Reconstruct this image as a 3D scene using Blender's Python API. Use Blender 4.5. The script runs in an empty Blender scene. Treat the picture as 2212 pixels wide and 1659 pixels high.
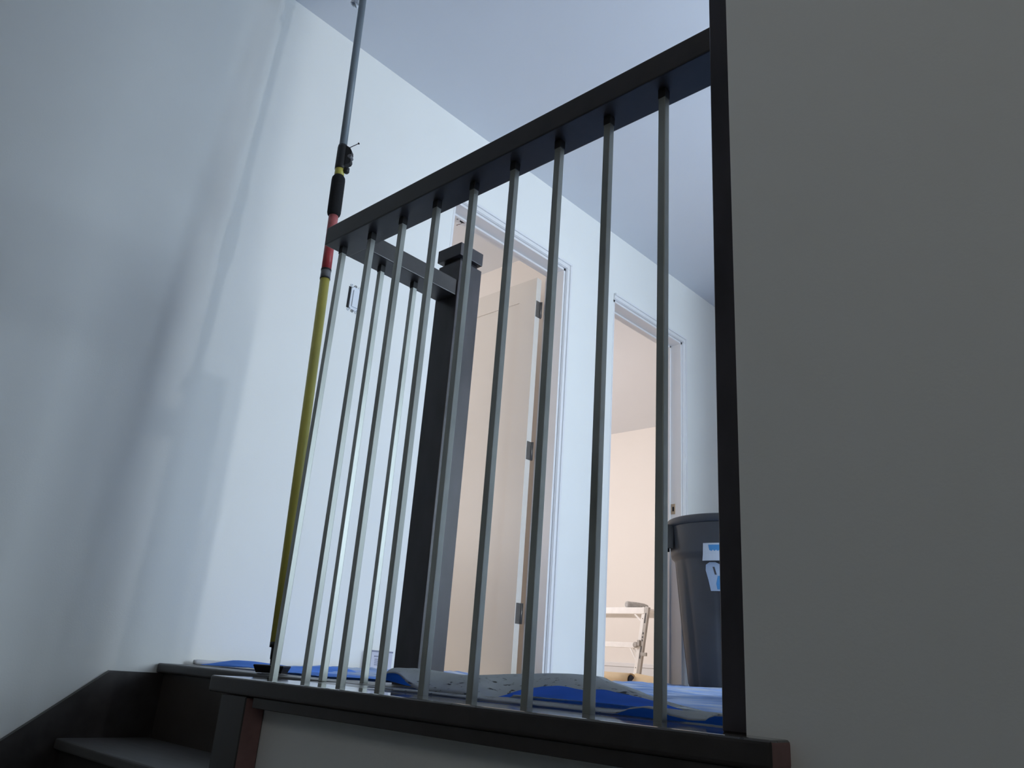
import bpy, bmesh, math, random
from mathutils import Matrix, Vector, noise

# ------------------------------------------------------------------ camera, world, lights, exposure
sc = bpy.context.scene
COL = sc.collection
R = Matrix(((0.7381286551425185, 0.6709691674002773, 0.07047314989182517),
            (0.18131045811206578, -0.29789654510905733, 0.9372215139396236),
            (0.6498404467534243, -0.6790125365634023, -0.34153970333336664)))
cam_d = bpy.data.cameras.new('camera')
cam_d.sensor_width = 36.0
cam_d.lens = 1709.39 / 2212 * 36
cam_d.clip_start = 0.02
cam_d.clip_end = 60
cam = bpy.data.objects.new('camera', cam_d)
COL.objects.link(cam)
cam.matrix_world = Matrix.Translation((0, 0, 0.045)) @ R.transposed().to_4x4()
sc.camera = cam

sc.view_settings.view_transform = 'Standard'
sc.view_settings.look = 'None'
sc.view_settings.gamma = 1
sc.view_settings.exposure = 0.0
sc.view_settings.use_curve_mapping = False
sc.cycles.use_denoising = True
sc.cycles.max_bounces = 12
sc.cycles.diffuse_bounces = 8

w = bpy.data.worlds.new('sky'); sc.world = w; w.use_nodes = True
w.node_tree.nodes['Background'].inputs[0].default_value = (0.45, 0.6, 0.9, 1)
w.node_tree.nodes['Background'].inputs[1].default_value = 0.6

def area(name, loc, direction, sx, sy, power, color, spread=180):
    l = bpy.data.lights.new(name, 'AREA')
    l.shape = 'RECTANGLE'; l.size = sx; l.size_y = sy
    l.energy = power; l.color = color; l.spread = math.radians(spread)
    o = bpy.data.objects.new(name, l); COL.objects.link(o)
    o.location = loc
    o.rotation_euler = Vector(direction).to_track_quat('-Z', 'Y').to_euler()
    return o

DAY = (0.93, 0.97, 0.98)
area('near_window_daylight', (1.70, 2.03, 1.0), (-1, 0, 0.0), 0.10, 1.3, 24, DAY)
area('newel_shadow_light', (1.70, 2.25, 2.20), (-1, 0, -0.15), 0.10, 0.12, 16, DAY)  # small source added to throw the newel and rail shadow
area('hall_fill_light', (1.70, 2.95, 0.95), (-1, -0.3, -0.08), 0.9, 1.35, 54, (0.72, 0.87, 1.0))  # added fill for the ceiling and lower left wall
area('first_room_fill', (-4.6, 0.62, 1.35), (0, 1, 0.9), 1.5, 1.3, 56, (1.0, 0.96, 0.95))  # added area light inside the room, no window behind it
area('second_room_fill', (-4.9, 3.32, 1.45), (0.15, 1, 0.12), 1.5, 1.3, 44, (1.0, 0.955, 0.96))  # fill added beside the partition to brighten bench and far wall
area('stairwell_lamp', (0.2, -1.3, 1.5), (-0.25, 1, -0.25), 0.8, 0.8, 4.1, (1.0, 0.98, 0.90))

# ------------------------------------------------------------------ materials
def new_mat(name):
    m = bpy.data.materials.new(name); m.use_nodes = True
    nt = m.node_tree
    return m, nt, nt.nodes['Principled BSDF']

def mat(name, col, rough=0.5, metal=0.0, var=0.0, scale=8.0, bump=0.0, bscale=60.0, stretch=None, spec=0.5, rvar=0.0):
    m, nt, b = new_mat(name)
    b.inputs['Roughness'].default_value = rough
    b.inputs['Metallic'].default_value = metal
    b.inputs['Specular IOR Level'].default_value = spec
    tc = nt.nodes.new('ShaderNodeTexCoord')
    vec = tc.outputs['Object']
    if stretch:
        mp = nt.nodes.new('ShaderNodeMapping'); mp.inputs['Scale'].default_value = stretch
        nt.links.new(vec, mp.inputs[0]); vec = mp.outputs[0]
    n = nt.nodes.new('ShaderNodeTexNoise'); n.inputs['Scale'].default_value = scale; n.inputs['Detail'].default_value = 5
    nt.links.new(vec, n.inputs['Vector'])
    r = nt.nodes.new('ShaderNodeMapRange'); r.inputs['To Min'].default_value = 1 - var; r.inputs['To Max'].default_value = 1 + var
    r.inputs['From Min'].default_value = 0.25; r.inputs['From Max'].default_value = 0.75
    nt.links.new(n.outputs['Fac'], r.inputs['Value'])
    mul = nt.nodes.new('ShaderNodeVectorMath'); mul.operation = 'MULTIPLY'
    mul.inputs[0].default_value = col[:3]
    nt.links.new(r.outputs[0], mul.inputs[1])
    nt.links.new(mul.outputs[0], b.inputs['Base Color'])
    if rvar:
        r2 = nt.nodes.new('ShaderNodeMapRange'); r2.inputs['To Min'].default_value = rough - rvar; r2.inputs['To Max'].default_value = rough + rvar
        r2.inputs['From Min'].default_value = 0.3; r2.inputs['From Max'].default_value = 0.7
        nt.links.new(n.outputs['Fac'], r2.inputs['Value']); nt.links.new(r2.outputs[0], b.inputs['Roughness'])
    if bump:
        n2 = nt.nodes.new('ShaderNodeTexNoise'); n2.inputs['Scale'].default_value = bscale; n2.inputs['Detail'].default_value = 4
        nt.links.new(vec, n2.inputs['Vector'])
        bp = nt.nodes.new('ShaderNodeBump'); bp.inputs['Strength'].default_value = bump; bp.inputs['Distance'].default_value = 0.002
        nt.links.new(n2.outputs['Fac'], bp.inputs['Height']); nt.links.new(bp.outputs[0], b.inputs['Normal'])
    m['mul'] = 1
    return m

def speckle(m, dark, scale, thr):
    """dark dirt crumbs with their own shape over the base colour"""
    nt = m.node_tree; b = nt.nodes['Principled BSDF']
    src = b.inputs['Base Color'].links[0].from_socket
    tc = nt.nodes.new('ShaderNodeTexCoord')
    v = nt.nodes.new('ShaderNodeTexNoise'); v.inputs['Scale'].default_value = scale; v.inputs['Detail'].default_value = 2
    nt.links.new(tc.outputs['Object'], v.inputs['Vector'])
    n = nt.nodes.new('ShaderNodeTexNoise'); n.inputs['Scale'].default_value = 4.5; n.inputs['Detail'].default_value = 1
    nt.links.new(tc.outputs['Object'], n.inputs['Vector'])
    ad = nt.nodes.new('ShaderNodeMath'); ad.operation = 'MULTIPLY_ADD'; ad.inputs[1].default_value = 0.35
    nt.links.new(n.outputs['Fac'], ad.inputs[0]); nt.links.new(v.outputs['Fac'], ad.inputs[2])
    gt = nt.nodes.new('ShaderNodeMath'); gt.operation = 'GREATER_THAN'; gt.inputs[1].default_value = thr
    nt.links.new(ad.outputs[0], gt.inputs[0])
    mx = nt.nodes.new('ShaderNodeMix'); mx.data_type = 'RGBA'
    nt.links.new(gt.outputs[0], mx.inputs['Factor']); nt.links.new(src, mx.inputs['A'])
    mx.inputs['B'].default_value = (*dark, 1)
    nt.links.new(mx.outputs['Result'], b.inputs['Base Color'])
    return m

M = {}
M['wall'] = mat('white_wall_paint', (0.79, 0.80, 0.785), 0.6, var=0.015, scale=3, bump=0.08, bscale=220)
M['ceiling'] = mat('flat_ceiling_paint', (0.74, 0.76, 0.80), 0.8, var=0.01, scale=3, bump=0.05, bscale=200)
M['room_wall'] = mat('cream_wall_paint', (0.80, 0.76, 0.72), 0.6, var=0.01, scale=3)
M['trim'] = mat('white_trim_paint', (0.76, 0.76, 0.77), 0.35, var=0.01, scale=4)
M['door'] = mat('door_paint', (0.70, 0.66, 0.61), 0.4, var=0.02, scale=3)
M['wood'] = mat('espresso_stained_wood', (0.033, 0.028, 0.027), 0.38, var=0.25, scale=10, stretch=(3, 3, 3), bump=0.05, bscale=90, rvar=0.06)
M['newel'] = mat('espresso_newel_wood', (0.036, 0.031, 0.037), 0.36, var=0.5, scale=11, stretch=(1.5, 1.5, 0.6), bump=0.05, bscale=70, rvar=0.08)
M['red_edge'] = mat('reddish_raw_edge', (0.26, 0.145, 0.14), 0.7, var=0.2, scale=30)
M['board_top'] = speckle(mat('espresso_landing_board', (0.085, 0.078, 0.074), 0.085, var=0.3, scale=14, rvar=0.035), (0.012, 0.01, 0.01), 130, 0.85)
M['floor'] = mat('dark_hardwood', (0.05, 0.04, 0.036), 0.3, var=0.3, scale=4, stretch=(1, 8, 1))
M['steel'] = mat('brushed_steel', (0.37, 0.38, 0.35), 0.43, metal=0.85, var=0.3, scale=14, stretch=(1, 1, 0.35), rvar=0.06)
M['collar'] = mat('black_collar', (0.012, 0.012, 0.013), 0.45, var=0.1)
M['hinge'] = mat('dark_nickel', (0.20, 0.19, 0.18), 0.4, metal=0.7, var=0.1, scale=60)
M['black'] = mat('black_rubber', (0.012, 0.012, 0.013), 0.55, var=0.15, scale=40, bump=0.1)
M['foam'] = mat('black_foam', (0.008, 0.008, 0.009), 0.95, var=0.2, scale=120, bump=0.5, bscale=400)
M['yellow'] = mat('yellow_tube', (0.55, 0.49, 0.10), 0.4, var=0.12, scale=12)
M['tube'] = mat('galvanised_tube', (0.21, 0.245, 0.275), 0.5, metal=0.3, var=0.06, scale=14)
M['red'] = mat('red_label', (0.42, 0.045, 0.05), 0.4, var=0.2, scale=50)
M['red_pale'] = mat('worn_red_label', (0.45, 0.12, 0.12), 0.5, var=0.25, scale=60)
M['grey_ring'] = mat('grey_ring', (0.16, 0.16, 0.17), 0.4, var=0.05)
M['plastic'] = mat('crumpled_plastic', (0.85, 0.87, 0.9), 0.3, var=0.05)
M['can'] = mat('charcoal_plastic', (0.036, 0.040, 0.048), 0.55, var=0.25, scale=7, bump=0.05, bscale=60, rvar=0.08)
M['rocker'] = mat('white_rocker', (0.72, 0.76, 0.82), 0.3, var=0.01)
M['dark_hole'] = mat('dark_box', (0.006, 0.006, 0.007), 0.8)
M['wire'] = mat('brown_wire', (0.09, 0.035, 0.03), 0.5)
M['alum'] = mat('aluminium', (0.90, 0.89, 0.88), 0.4, metal=0.0, var=0.05, scale=20)
M['alum_web'] = mat('dull_aluminium', (0.40, 0.38, 0.36), 0.5, metal=0.4, var=0.06, scale=20)
M['ink'] = mat('printed_ink', (0.05, 0.05, 0.055), 0.6)
M['kraft'] = mat('kraft_paper', (0.80, 0.64, 0.42), 0.7, var=0.08, scale=9, bump=0.1, bscale=40)
M['pale_paper'] = mat('pale_floor_paper', (0.74, 0.66, 0.56), 0.8, var=0.06, scale=6)
M['navy'] = mat('navy_lining', (0.012, 0.018, 0.045), 0.7, var=0.1)
M['roll'] = mat('grey_roller', (0.45, 0.44, 0.43), 0.8, var=0.2, scale=60, bump=0.3, bscale=200)
M['carton'] = mat('pale_carton', (0.52, 0.52, 0.60), 0.6, var=0.02)
M['carton_print'] = mat('grey_print', (0.22, 0.23, 0.30), 0.6, var=0.1)
M['paper_roll'] = mat('grey_paper', (0.55, 0.56, 0.58), 0.7, var=0.05)
M['label'] = mat('blue_white_label', (0.30, 0.38, 0.50), 0.45, var=0.05)
M['label_blue'] = mat('label_blue', (0.05, 0.20, 0.42), 0.45, var=0.1)
M['label_white'] = mat('label_white', (0.40, 0.45, 0.52), 0.45, var=0.05)
M['brass'] = mat('strike_brass', (0.42, 0.35, 0.27), 0.4, metal=0.5, var=0.1)

def streaks(m, pale):
    """pale streaks in the colour, standing in for highlights on the wrinkles"""
    nt = m.node_tree; b = nt.nodes['Principled BSDF']
    src = b.inputs['Base Color'].links[0].from_socket
    tc = nt.nodes.new('ShaderNodeTexCoord'); mp = nt.nodes.new('ShaderNodeMapping'); mp.inputs['Scale'].default_value = (1.2, 7.0, 1.0)
    mp.inputs['Rotation'].default_value = (0, 0, 0.35)
    nt.links.new(tc.outputs['Object'], mp.inputs[0])
    n = nt.nodes.new('ShaderNodeTexNoise'); n.inputs['Scale'].default_value = 2.6; n.inputs['Detail'].default_value = 6; n.inputs['Distortion'].default_value = 0.8
    nt.links.new(mp.outputs[0], n.inputs['Vector'])
    r = nt.nodes.new('ShaderNodeMapRange'); r.inputs['From Min'].default_value = 0.46; r.inputs['From Max'].default_value = 0.66; r.clamp = True
    nt.links.new(n.outputs['Fac'], r.inputs['Value'])
    mx = nt.nodes.new('ShaderNodeMix'); mx.data_type = 'RGBA'
    nt.links.new(r.outputs[0], mx.inputs['Factor']); nt.links.new(src, mx.inputs['A']); mx.inputs['B'].default_value = (*pale, 1)
    nt.links.new(mx.outputs['Result'], b.inputs['Base Color'])
    tr = [n_ for n_ in nt.nodes if n_.type == 'BSDF_TRANSLUCENT'][0]; nt.links.new(mx.outputs['Result'], tr.inputs['Color'])
    return m

def cloth_mat(name, col, var, trans, scale=7, bump=0.25):
    m = mat(name, col, 0.85, var=var, scale=scale, bump=bump, bscale=500, spec=0.2)
    nt = m.node_tree; b = nt.nodes['Principled BSDF']; out = nt.nodes['Material Output']
    t = nt.nodes.new('ShaderNodeBsdfTranslucent')
    mx = nt.nodes.new('ShaderNodeMixShader'); mx.inputs[0].default_value = trans
    nt.links.new(b.inputs['Base Color'].links[0].from_socket, t.inputs['Color'])
    nt.links.new(b.outputs[0], mx.inputs[1]); nt.links.new(t.outputs[0], mx.inputs[2])
    nt.links.new(mx.outputs[0], out.inputs['Surface'])
    return m
M['blue_cloth'] = cloth_mat('blue_drop_cloth', (0.09, 0.25, 0.78), 0.18, 0.15)
M['pale_blue'] = streaks(cloth_mat('pale_blue_drop_cloth', (0.24, 0.37, 0.70), 0.40, 0.12, scale=4), (0.55, 0.62, 0.74))
M['felt'] = speckle(cloth_mat('white_felt', (0.58, 0.61, 0.62), 0.07, 0.5, scale=14), (0.03, 0.03, 0.03), 85, 0.835)
M['blue_lining'] = cloth_mat('blue_backing', (0.04, 0.22, 0.92), 0.2, 0.6)

# ------------------------------------------------------------------ mesh helpers
def box(bm, x0, x1, y0, y1, z0, z1, mi=0, bev=0.0, seg=1):
    vs = [bm.verts.new(p) for p in ((x0,y0,z0),(x1,y0,z0),(x1,y1,z0),(x0,y1,z0),(x0,y0,z1),(x1,y0,z1),(x1,y1,z1),(x0,y1,z1))]
    fs = []
    for q in ((0,3,2,1),(4,5,6,7),(0,1,5,4),(1,2,6,5),(2,3,7,6),(3,0,4,7)):
        f = bm.faces.new([vs[i] for i in q]); f.material_index = mi; fs.append(f)
    if bev:
        es = list({e for f in fs for e in f.edges})
        bmesh.ops.bevel(bm, geom=es, offset=bev, segments=seg, affect='EDGES', profile=0.6)
    return fs

def beam(bm, a, b, wx, wy, mi=0, bev=0.0, up=(0, 0, 1)):
    """box along a->b with cross section wx (side) by wy (up)"""
    a = Vector(a); b = Vector(b); d = (b - a); L = d.length; d.normalize()
    s = d.cross(Vector(up))
    if s.length < 1e-5: s = Vector((1, 0, 0))
    s.normalize(); u = s.cross(d).normalized()
    sub = bmesh.new(); box(sub, -wx/2, wx/2, -wy/2, wy/2, 0, L, mi, bev)
    mt = Matrix((( s.x, u.x, d.x, a.x), (s.y, u.y, d.y, a.y), (s.z, u.z, d.z, a.z), (0, 0, 0, 1)))
    sub.transform(mt); merge(bm, sub)

def merge(bm, sub):
    me = bpy.data.meshes.new('tmp'); sub.to_mesh(me); bm.from_mesh(me); bpy.data.meshes.remove(me); sub.free()

def lathe(bm, prof, n=32, mt=None, mi=0, cap=True):
    """profile [(r, z)] revolved about local z"""
    rings = []
    for r, z in prof:
        ring = []
        for i in range(n):
            t = 2*math.pi*i/n
            p = Vector((r*math.cos(t), r*math.sin(t), z))
            if mt: p = mt @ p
            ring.append(bm.verts.new(p))
        rings.append(ring)
    for a, b in zip(rings, rings[1:]):
        for i in range(n):
            f = bm.faces.new((a[i], a[(i+1) % n], b[(i+1) % n], b[i])); f.material_index = mi; f.smooth = True
    if cap:
        f = bm.faces.new(rings[0][::-1]); f.material_index = mi
        f = bm.faces.new(rings[-1]); f.material_index = mi
    return rings

def axis_mt(a, b):
    a = Vector(a); b = Vector(b); d = (b - a).normalized()
    q = Vector((0, 0, 1)).rotation_difference(d)
    return Matrix.Translation(a) @ q.to_matrix().to_4x4()

def tube(bm, a, b, r0, r1=None, n=16, mi=0):
    r1 = r0 if r1 is None else r1
    L = (Vector(b) - Vector(a)).length
    lathe(bm, [(r0, 0), (r1, L)], n, axis_mt(a, b), mi)

def pipe(bm, pts, r, n=8, mi=0):
    pts = [Vector(p) for p in pts]; rings = []
    for i, p in enumerate(pts):
        d = (pts[min(i+1, len(pts)-1)] - pts[max(i-1, 0)]).normalized()
        s = d.cross(Vector((0.3, 0.2, 1))).normalized(); u = s.cross(d)
        rings.append([bm.verts.new(p + r*(math.cos(t)*s + math.sin(t)*u)) for t in [2*math.pi*k/n for k in range(n)]])
    for a, b in zip(rings, rings[1:]):
        for k in range(n):
            f = bm.faces.new((a[k], a[(k+1) % n], b[(k+1) % n], b[k])); f.smooth = True; f.material_index = mi
    bm.faces.new(rings[0][::-1]); bm.faces.new(rings[-1])

def obj(name, bm, mats, parent=None, origin=None, label=None, smooth=False):
    if smooth:
        for f in bm.faces: f.smooth = True
    bmesh.ops.recalc_face_normals(bm, faces=bm.faces)
    if origin is not None: bm.transform(Matrix.Translation(-Vector(origin)))
    me = bpy.data.meshes.new(name); bm.to_mesh(me); bm.free()
    for m in (mats if isinstance(mats, (list, tuple)) else [mats]): me.materials.append(m)
    o = bpy.data.objects.new(name, me); COL.objects.link(o)
    if origin is not None: o.location = origin
    if parent is not None:
        o.parent = parent
        pw = Vector(parent.location) if parent.parent is None else Vector(parent.location) + Vector(parent.parent.location)
        o.location = o.location - pw
    if label: o['label'] = label
    return o

def thing(name, loc, label=None, cat=None, group=None, kind=None):
    o = bpy.data.objects.new(name, None); COL.objects.link(o); o.location = loc; o.empty_display_size = 0.1
    if label: o['label'] = label
    if cat: o['category'] = cat
    if group: o['group'] = group
    if kind: o['kind'] = kind
    return o

def tag(o, label, cat, group=None, kind=None):
    o['label'] = label; o['category'] = cat
    if group: o['group'] = group
    if kind: o['kind'] = kind
    return o

def struct(name, bm, mats, label, cat):
    o = obj(name, bm, mats); o['kind'] = 'structure'; o['label'] = label; o['category'] = cat
    return o

# ------------------------------------------------------------------ dimensions (metres; landing floor is z = 0)
XW = -2.34           # face of the left wall
XB = -2.46           # its room side
CZ = 2.424           # ceiling
D1 = (1.986, 2.777); D2 = (3.203, 3.917); DH = 2.012
YE = 6.4             # far wall of hall and second room
LOW = -1.344         # floor at the foot of the stairs
XR = 1.6
YS = -2.0

# ------------------------------------------------------------------ setting
bm = bmesh.new()
for y0, y1, z0, z1 in ((YS, D1[0], LOW, CZ), (D1[1], D2[0], -0.25, CZ), (D2[1], YE, -0.25, CZ), (D1[0], D1[1], DH, CZ), (D2[0], D2[1], DH, CZ)):
    box(bm, XB, XW, y0, y1, z0, z1)
struct('wall_left', bm, M['wall'], 'long white painted wall with two doorways beside the landing', 'wall')

bm = bmesh.new()
box(bm, -0.432, XR, 0.853, 0.985, LOW, CZ)
box(bm, -1.464, -0.432, 0.853, 1.09, LOW, -0.031)
struct('wall_right', bm, M['wall'], 'grey shaded wall right of the railing, running on below the landing edge', 'wall')

bm = bmesh.new(); box(bm, XB, XR, YE, YE+0.12, -0.25, CZ)
struct('wall_back', bm, M['wall'], 'white wall at the far end of the landing hall', 'wall')
bm = bmesh.new(); box(bm, -6.12, XR+0.12, YS-0.12, YS, LOW, CZ)
struct('wall_front', bm, M['wall'], 'white wall behind the foot of the stairs', 'wall')
bm = bmesh.new(); box(bm, XR, XR+0.12, YS, 0.985, LOW, CZ)
struct('wall_stairwell', bm, M['wall'], 'white wall on the right of the lower stairwell', 'wall')

# hall's right side wall: one inferred window, two more added to shape the light
W1 = (1.93, 2.13, 0.35, 1.70); W3 = (2.15, 2.35, 2.08, 2.32); W2 = (2.48, 3.42, 0.22, 1.65)
bm = bmesh.new()
for y0, y1, z0, z1 in ((0.985, W1[0], -0.25, CZ), (W1[1], W2[0], -0.25, W3[2]), (W1[1], W3[0], W3[2], CZ), (W3[1], W2[0], W3[2], CZ), (W3[0], W3[1], W3[3], CZ), (W2[1], YE, -0.25, CZ),
                       (W1[0], W1[1], -0.25, W1[2]), (W1[0], W1[1], W1[3], CZ), (W2[0], W2[1], -0.25, W2[2]), (W2[0], W2[1], W2[3], CZ)):
    box(bm, XR, XR+0.06, y0, y1, z0, z1)
struct('wall_hall', bm, M['wall'], 'white hall wall with windows opposite the doorways', 'wall')
for k, (y0, y1, z0, z1) in enumerate((W1, W2, W3)):
    bm = bmesh.new(); t = 0.035
    for a in ((y0, y0+t, z0, z1), (y1-t, y1, z0, z1), (y0+t, y1-t, z0, z0+t), (y0+t, y1-t, z1-t, z1)):
        box(bm, XR-0.01, XR+0.06, *a)
    o = struct('window_%d' % (k+1), bm, M['trim'], ('narrow white framed hall window', 'wide white framed window added to fill the hall with light', 'small high white framed window added to cast the newel shadow')[k], 'window')
# unseen blocks added in the hall to cut the window light on the left wall
bm = bmesh.new(); box(bm, -0.35, XR, 0.985, 1.58, 0.0, CZ)
box(bm, -1.15, XR, 3.76, YE, 0.0, CZ)  # second block keeps the far end of the left wall darker
struct('wall_light_block', bm, M['wall'], 'unseen white blocks added behind the right wall to shape the hall light', 'wall')

# rooms behind the doorways
bm = bmesh.new()
box(bm, -6.12, -6.0, YS, YE+0.12, -0.25, CZ)
struct('wall_rooms', bm, M['room_wall'], 'cream outer wall of the rooms beyond the doorways', 'wall')
bm = bmesh.new()
box(bm, -6.0, XB, 3.11, 3.195, -0.1, CZ)
struct('wall_partition', bm, M['room_wall'], 'cream wall between the two rooms', 'wall')
bm = bmesh.new()
box(bm, -6.0, XB, YE, YE+0.12, -0.1, CZ)
struct('wall_bedroom', bm, M['room_wall'], 'cream far wall of the second room', 'wall')
bm = bmesh.new()
box(bm, -6.0, XB, 0.42, 0.54, -0.1, CZ)
struct('wall_study', bm, M['room_wall'], 'cream near wall of the first room', 'wall')
# room faces of the left wall stay cream
bm = bmesh.new()
for y0, y1, z0, z1 in ((0.54, D1[0], 0, CZ), (D1[1]+0.06, 3.11, 0, CZ), (D2[1], YE, 0, CZ), (D1[0], D1[1], DH+0.06, CZ), (D2[0], D2[1], DH+0.06, CZ)):
    box(bm, XB-0.012, XB, y0, y1, z0, z1)
struct('wall_lining', bm, M['room_wall'], 'cream room side of the doorway wall', 'wall')

bm = bmesh.new()
box(bm, -6.12, XR+0.12, YS-0.12, YE+0.12, CZ, CZ+0.1)
struct('ceiling', bm, M['ceiling'], 'flat pale blue-grey lit ceiling over landing and rooms', 'ceiling')

bm = bmesh.new()
box(bm, XW, XR, 1.10, YE, -0.25, -0.001)
box(bm, -1.464, XR, 0.945, 1.10, -0.03, -0.001)
box(bm, -6.0, XB, 0.54, YE, -0.25, -0.003)
for y0, y1 in (D1, D2): box(bm, XB, XW, y0, y1, -0.25, -0.002)
struct('floor', bm, M['floor'], 'dark hardwood floor of landing and rooms, mostly under drop cloths', 'floor')
bm = bmesh.new(); box(bm, -6.0, XR+0.1, YS-0.1, 1.2, LOW-0.1, LOW)
struct('floor_lower', bm, M['floor'], 'dark floor at the foot of the stairs', 'floor')

bm = bmesh.new()
box(bm, -6.0, XB, YE-0.018, YE, 0, 0.17, bev=0.002); box(bm, -6.0, XB, YE-0.026, YE, 0.165, 0.20, bev=0.003)
struct('baseboard_back', bm, M['trim'], 'tall white baseboard on the far wall of the second room', 'baseboard')

# landing edge board and fascia under the railing
def raw_end(bm, xe):
    for f in bm.faces:
        c = f.calc_center_median()
        if f.normal.x > 0.9 and abs(c.x - xe) < 0.004: f.material_index = 1
    for f in bm.faces:
        if f.normal.z > 0.6 and f.material_index == 0: f.material_index = 2

bm = bmesh.new()
box(bm, -1.516, -0.384, 0.81, 0.943, -0.029, 0.0, bev=0.005, seg=3)
bm.normal_update(); raw_end(bm, -0.384)
edge = struct('trim_1', bm, [M['wood'], M['red_edge'], M['board_top']], 'dark stained landing edge board with reddish raw end, carrying the balusters', 'trim')
bm = bmesh.new()
box(bm, -1.36, -0.384, 0.816, 0.853, -0.047, -0.029, bev=0.001)

bm.normal_update(); raw_end(bm, -0.384)
for f in bm.faces:
    if f.material_index == 2: f.material_index = 0
obj('fascia', bm, [M['wood'], M['red_edge']], edge)
bm = bmesh.new()
box(bm, -1.464, -1.376, 0.811, 0.853, LOW, -0.030, bev=0.002)
bm.normal_update()
for f in bm.faces:
    if f.normal.x > 0.9: f.material_index = 1
struct('trim_2', bm, [M['wood'], M['red_edge']], 'dark upright trim board with reddish side edge below the landing corner', 'trim')

# ------------------------------------------------------------------ staircase
st = thing('staircase', (-1.9, 0.3, LOW), 'dark stained wooden stairs climbing beside the left wall', 'stairs')
XS = -1.464
bm = bmesh.new(); box(bm, XW+0.0008, XS, 1.083, 1.30, -0.026, 0.0, bev=0.006, seg=3); box(bm, XS-0.002, -1.39, 1.083, 1.30, -0.026, 0.0, bev=0.002)
obj('landing_nosing', bm, M['wood'], st)
rise, run = 0.1925, 0.232
M['tread'] = mat('espresso_tread', (0.075, 0.07, 0.068), 0.5, var=0.2, scale=10, stretch=(1, 6, 1))
for k in range(7):
    yr = 1.102 - run*k; zt = -rise*k
    bm = bmesh.new(); box(bm, XW+0.0008, XS, yr, yr+0.02, zt-rise-0.02, zt-0.0262, bev=0.001)
    obj('riser', bm, M['wood'], st)
    if k < 6:
        bm = bmesh.new(); box(bm, XW+0.0008, XS, yr-run-0.016, yr-0.0005, zt-rise-0.026, zt-rise, bev=0.006, seg=3)
        obj('tread', bm, M['tread'], st)
bm = bmesh.new()
prof = [(1.10, -0.027), (1.10, -0.5), (-0.75, -0.5-1.85*rise/run), (-0.75, -0.019-(0.958+0.75)*rise/run), (0.958, -0.019)]
prof[0] = (1.10, -0.0265); prof[4] = (0.952, -0.0265)
va = [bm.verts.new((XW, y, max(z, LOW))) for y, z in prof]; vb = [bm.verts.new((XW+0.018, y, max(z, LOW))) for y, z in prof]
bm.faces.new(va); bm.faces.new(vb[::-1])
for i in range(5):
    j = (i+1) % 5; bm.faces.new((va[i], va[j], vb[j], vb[i]))
obj('skirt_board', bm, M['wood'], st)

# ------------------------------------------------------------------ railing
rl = thing('stair_railing', (-1.0, 0.93, 0), 'dark stained wooden railing with square steel balusters around the landing edge', 'railing')
ZB, ZT = 0.981, 1.028
bm = bmesh.new()
box(bm, -1.517, -0.464, 0.8945, 0.967, ZB, ZT, bev=0.0025, seg=2)
obj('handrail', bm, M['wood'], rl)
bm = bmesh.new()
box(bm, -1.517, -1.445, 0.965, 1.267, ZB+0.0004, ZT-0.0004, bev=0.0025, seg=2)
obj('return_handrail', bm, M['wood'], rl)
S = 0.0130
def baluster_bm(x, y):
    bm = bmesh.new(); box(bm, x-S/2, x+S/2, y-S/2, y+S/2, -0.001, ZB-0.0005, bev=0.0011, seg=2); return bm
first = None
spots = [(-0.588-0.1125*k, 0.93) for k in range(9)] + [(-1.4835, 1.045), (-1.4835, 1.153)]
for k, (x, y) in enumerate(spots):
    b_ = obj('baluster', baluster_bm(x, y), M['steel'], rl)
    bm = bmesh.new(); c = S/2 + 0.0009
    box(bm, x-c, x+c, y-c, y+c, ZB-0.018, ZB, bev=0.0008)
    o = obj('collar', bm, M['collar'], b_)
    o.location = (0, 0, 0)
    me = o.data; me.transform(Matrix.Translation(-Vector(rl.location)))
    b_.data.transform(Matrix.Translation((0, 0, 0)))
# parts were baked in world space and offset by their parent's location; put collars back on it
for b_ in [o for o in COL.objects if o.name.startswith('baluster')]:
    for c_ in b_.children:
        c_.data.transform(Matrix.Translation(Vector(rl.location))); c_.location = (0, 0, 0)

bm = bmesh.new()
nx0, nx1, ny0, ny1 = -1.526, -1.441, 1.266, 1.350
box(bm, nx0, nx1, ny0, ny1, -0.001, 1.088, bev=0.0015)
box(bm, nx0+0.010, nx1-0.010, ny0+0.010, ny1-0.010, 1.088, 1.102)
nw = obj('newel_post', bm, M['newel'], rl)
bm = bmesh.new()
box(bm, nx0-0.003, nx1+0.005, ny0-0.006, ny1-0.004, 1.100, 1.138, bev=0.002, seg=2)
cap = obj('newel_cap', bm, M['newel'], rl)
bm = bmesh.new(); box(bm, -0.4655, -0.4325, 0.862, 0.984, 0.0, 1.40, bev=0.0015); box(bm, -0.470, -0.432, 0.8535, 0.984, 1.40, 1.43, bev=0.002)
obj('half_newel', bm, M['newel'], rl)

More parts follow.
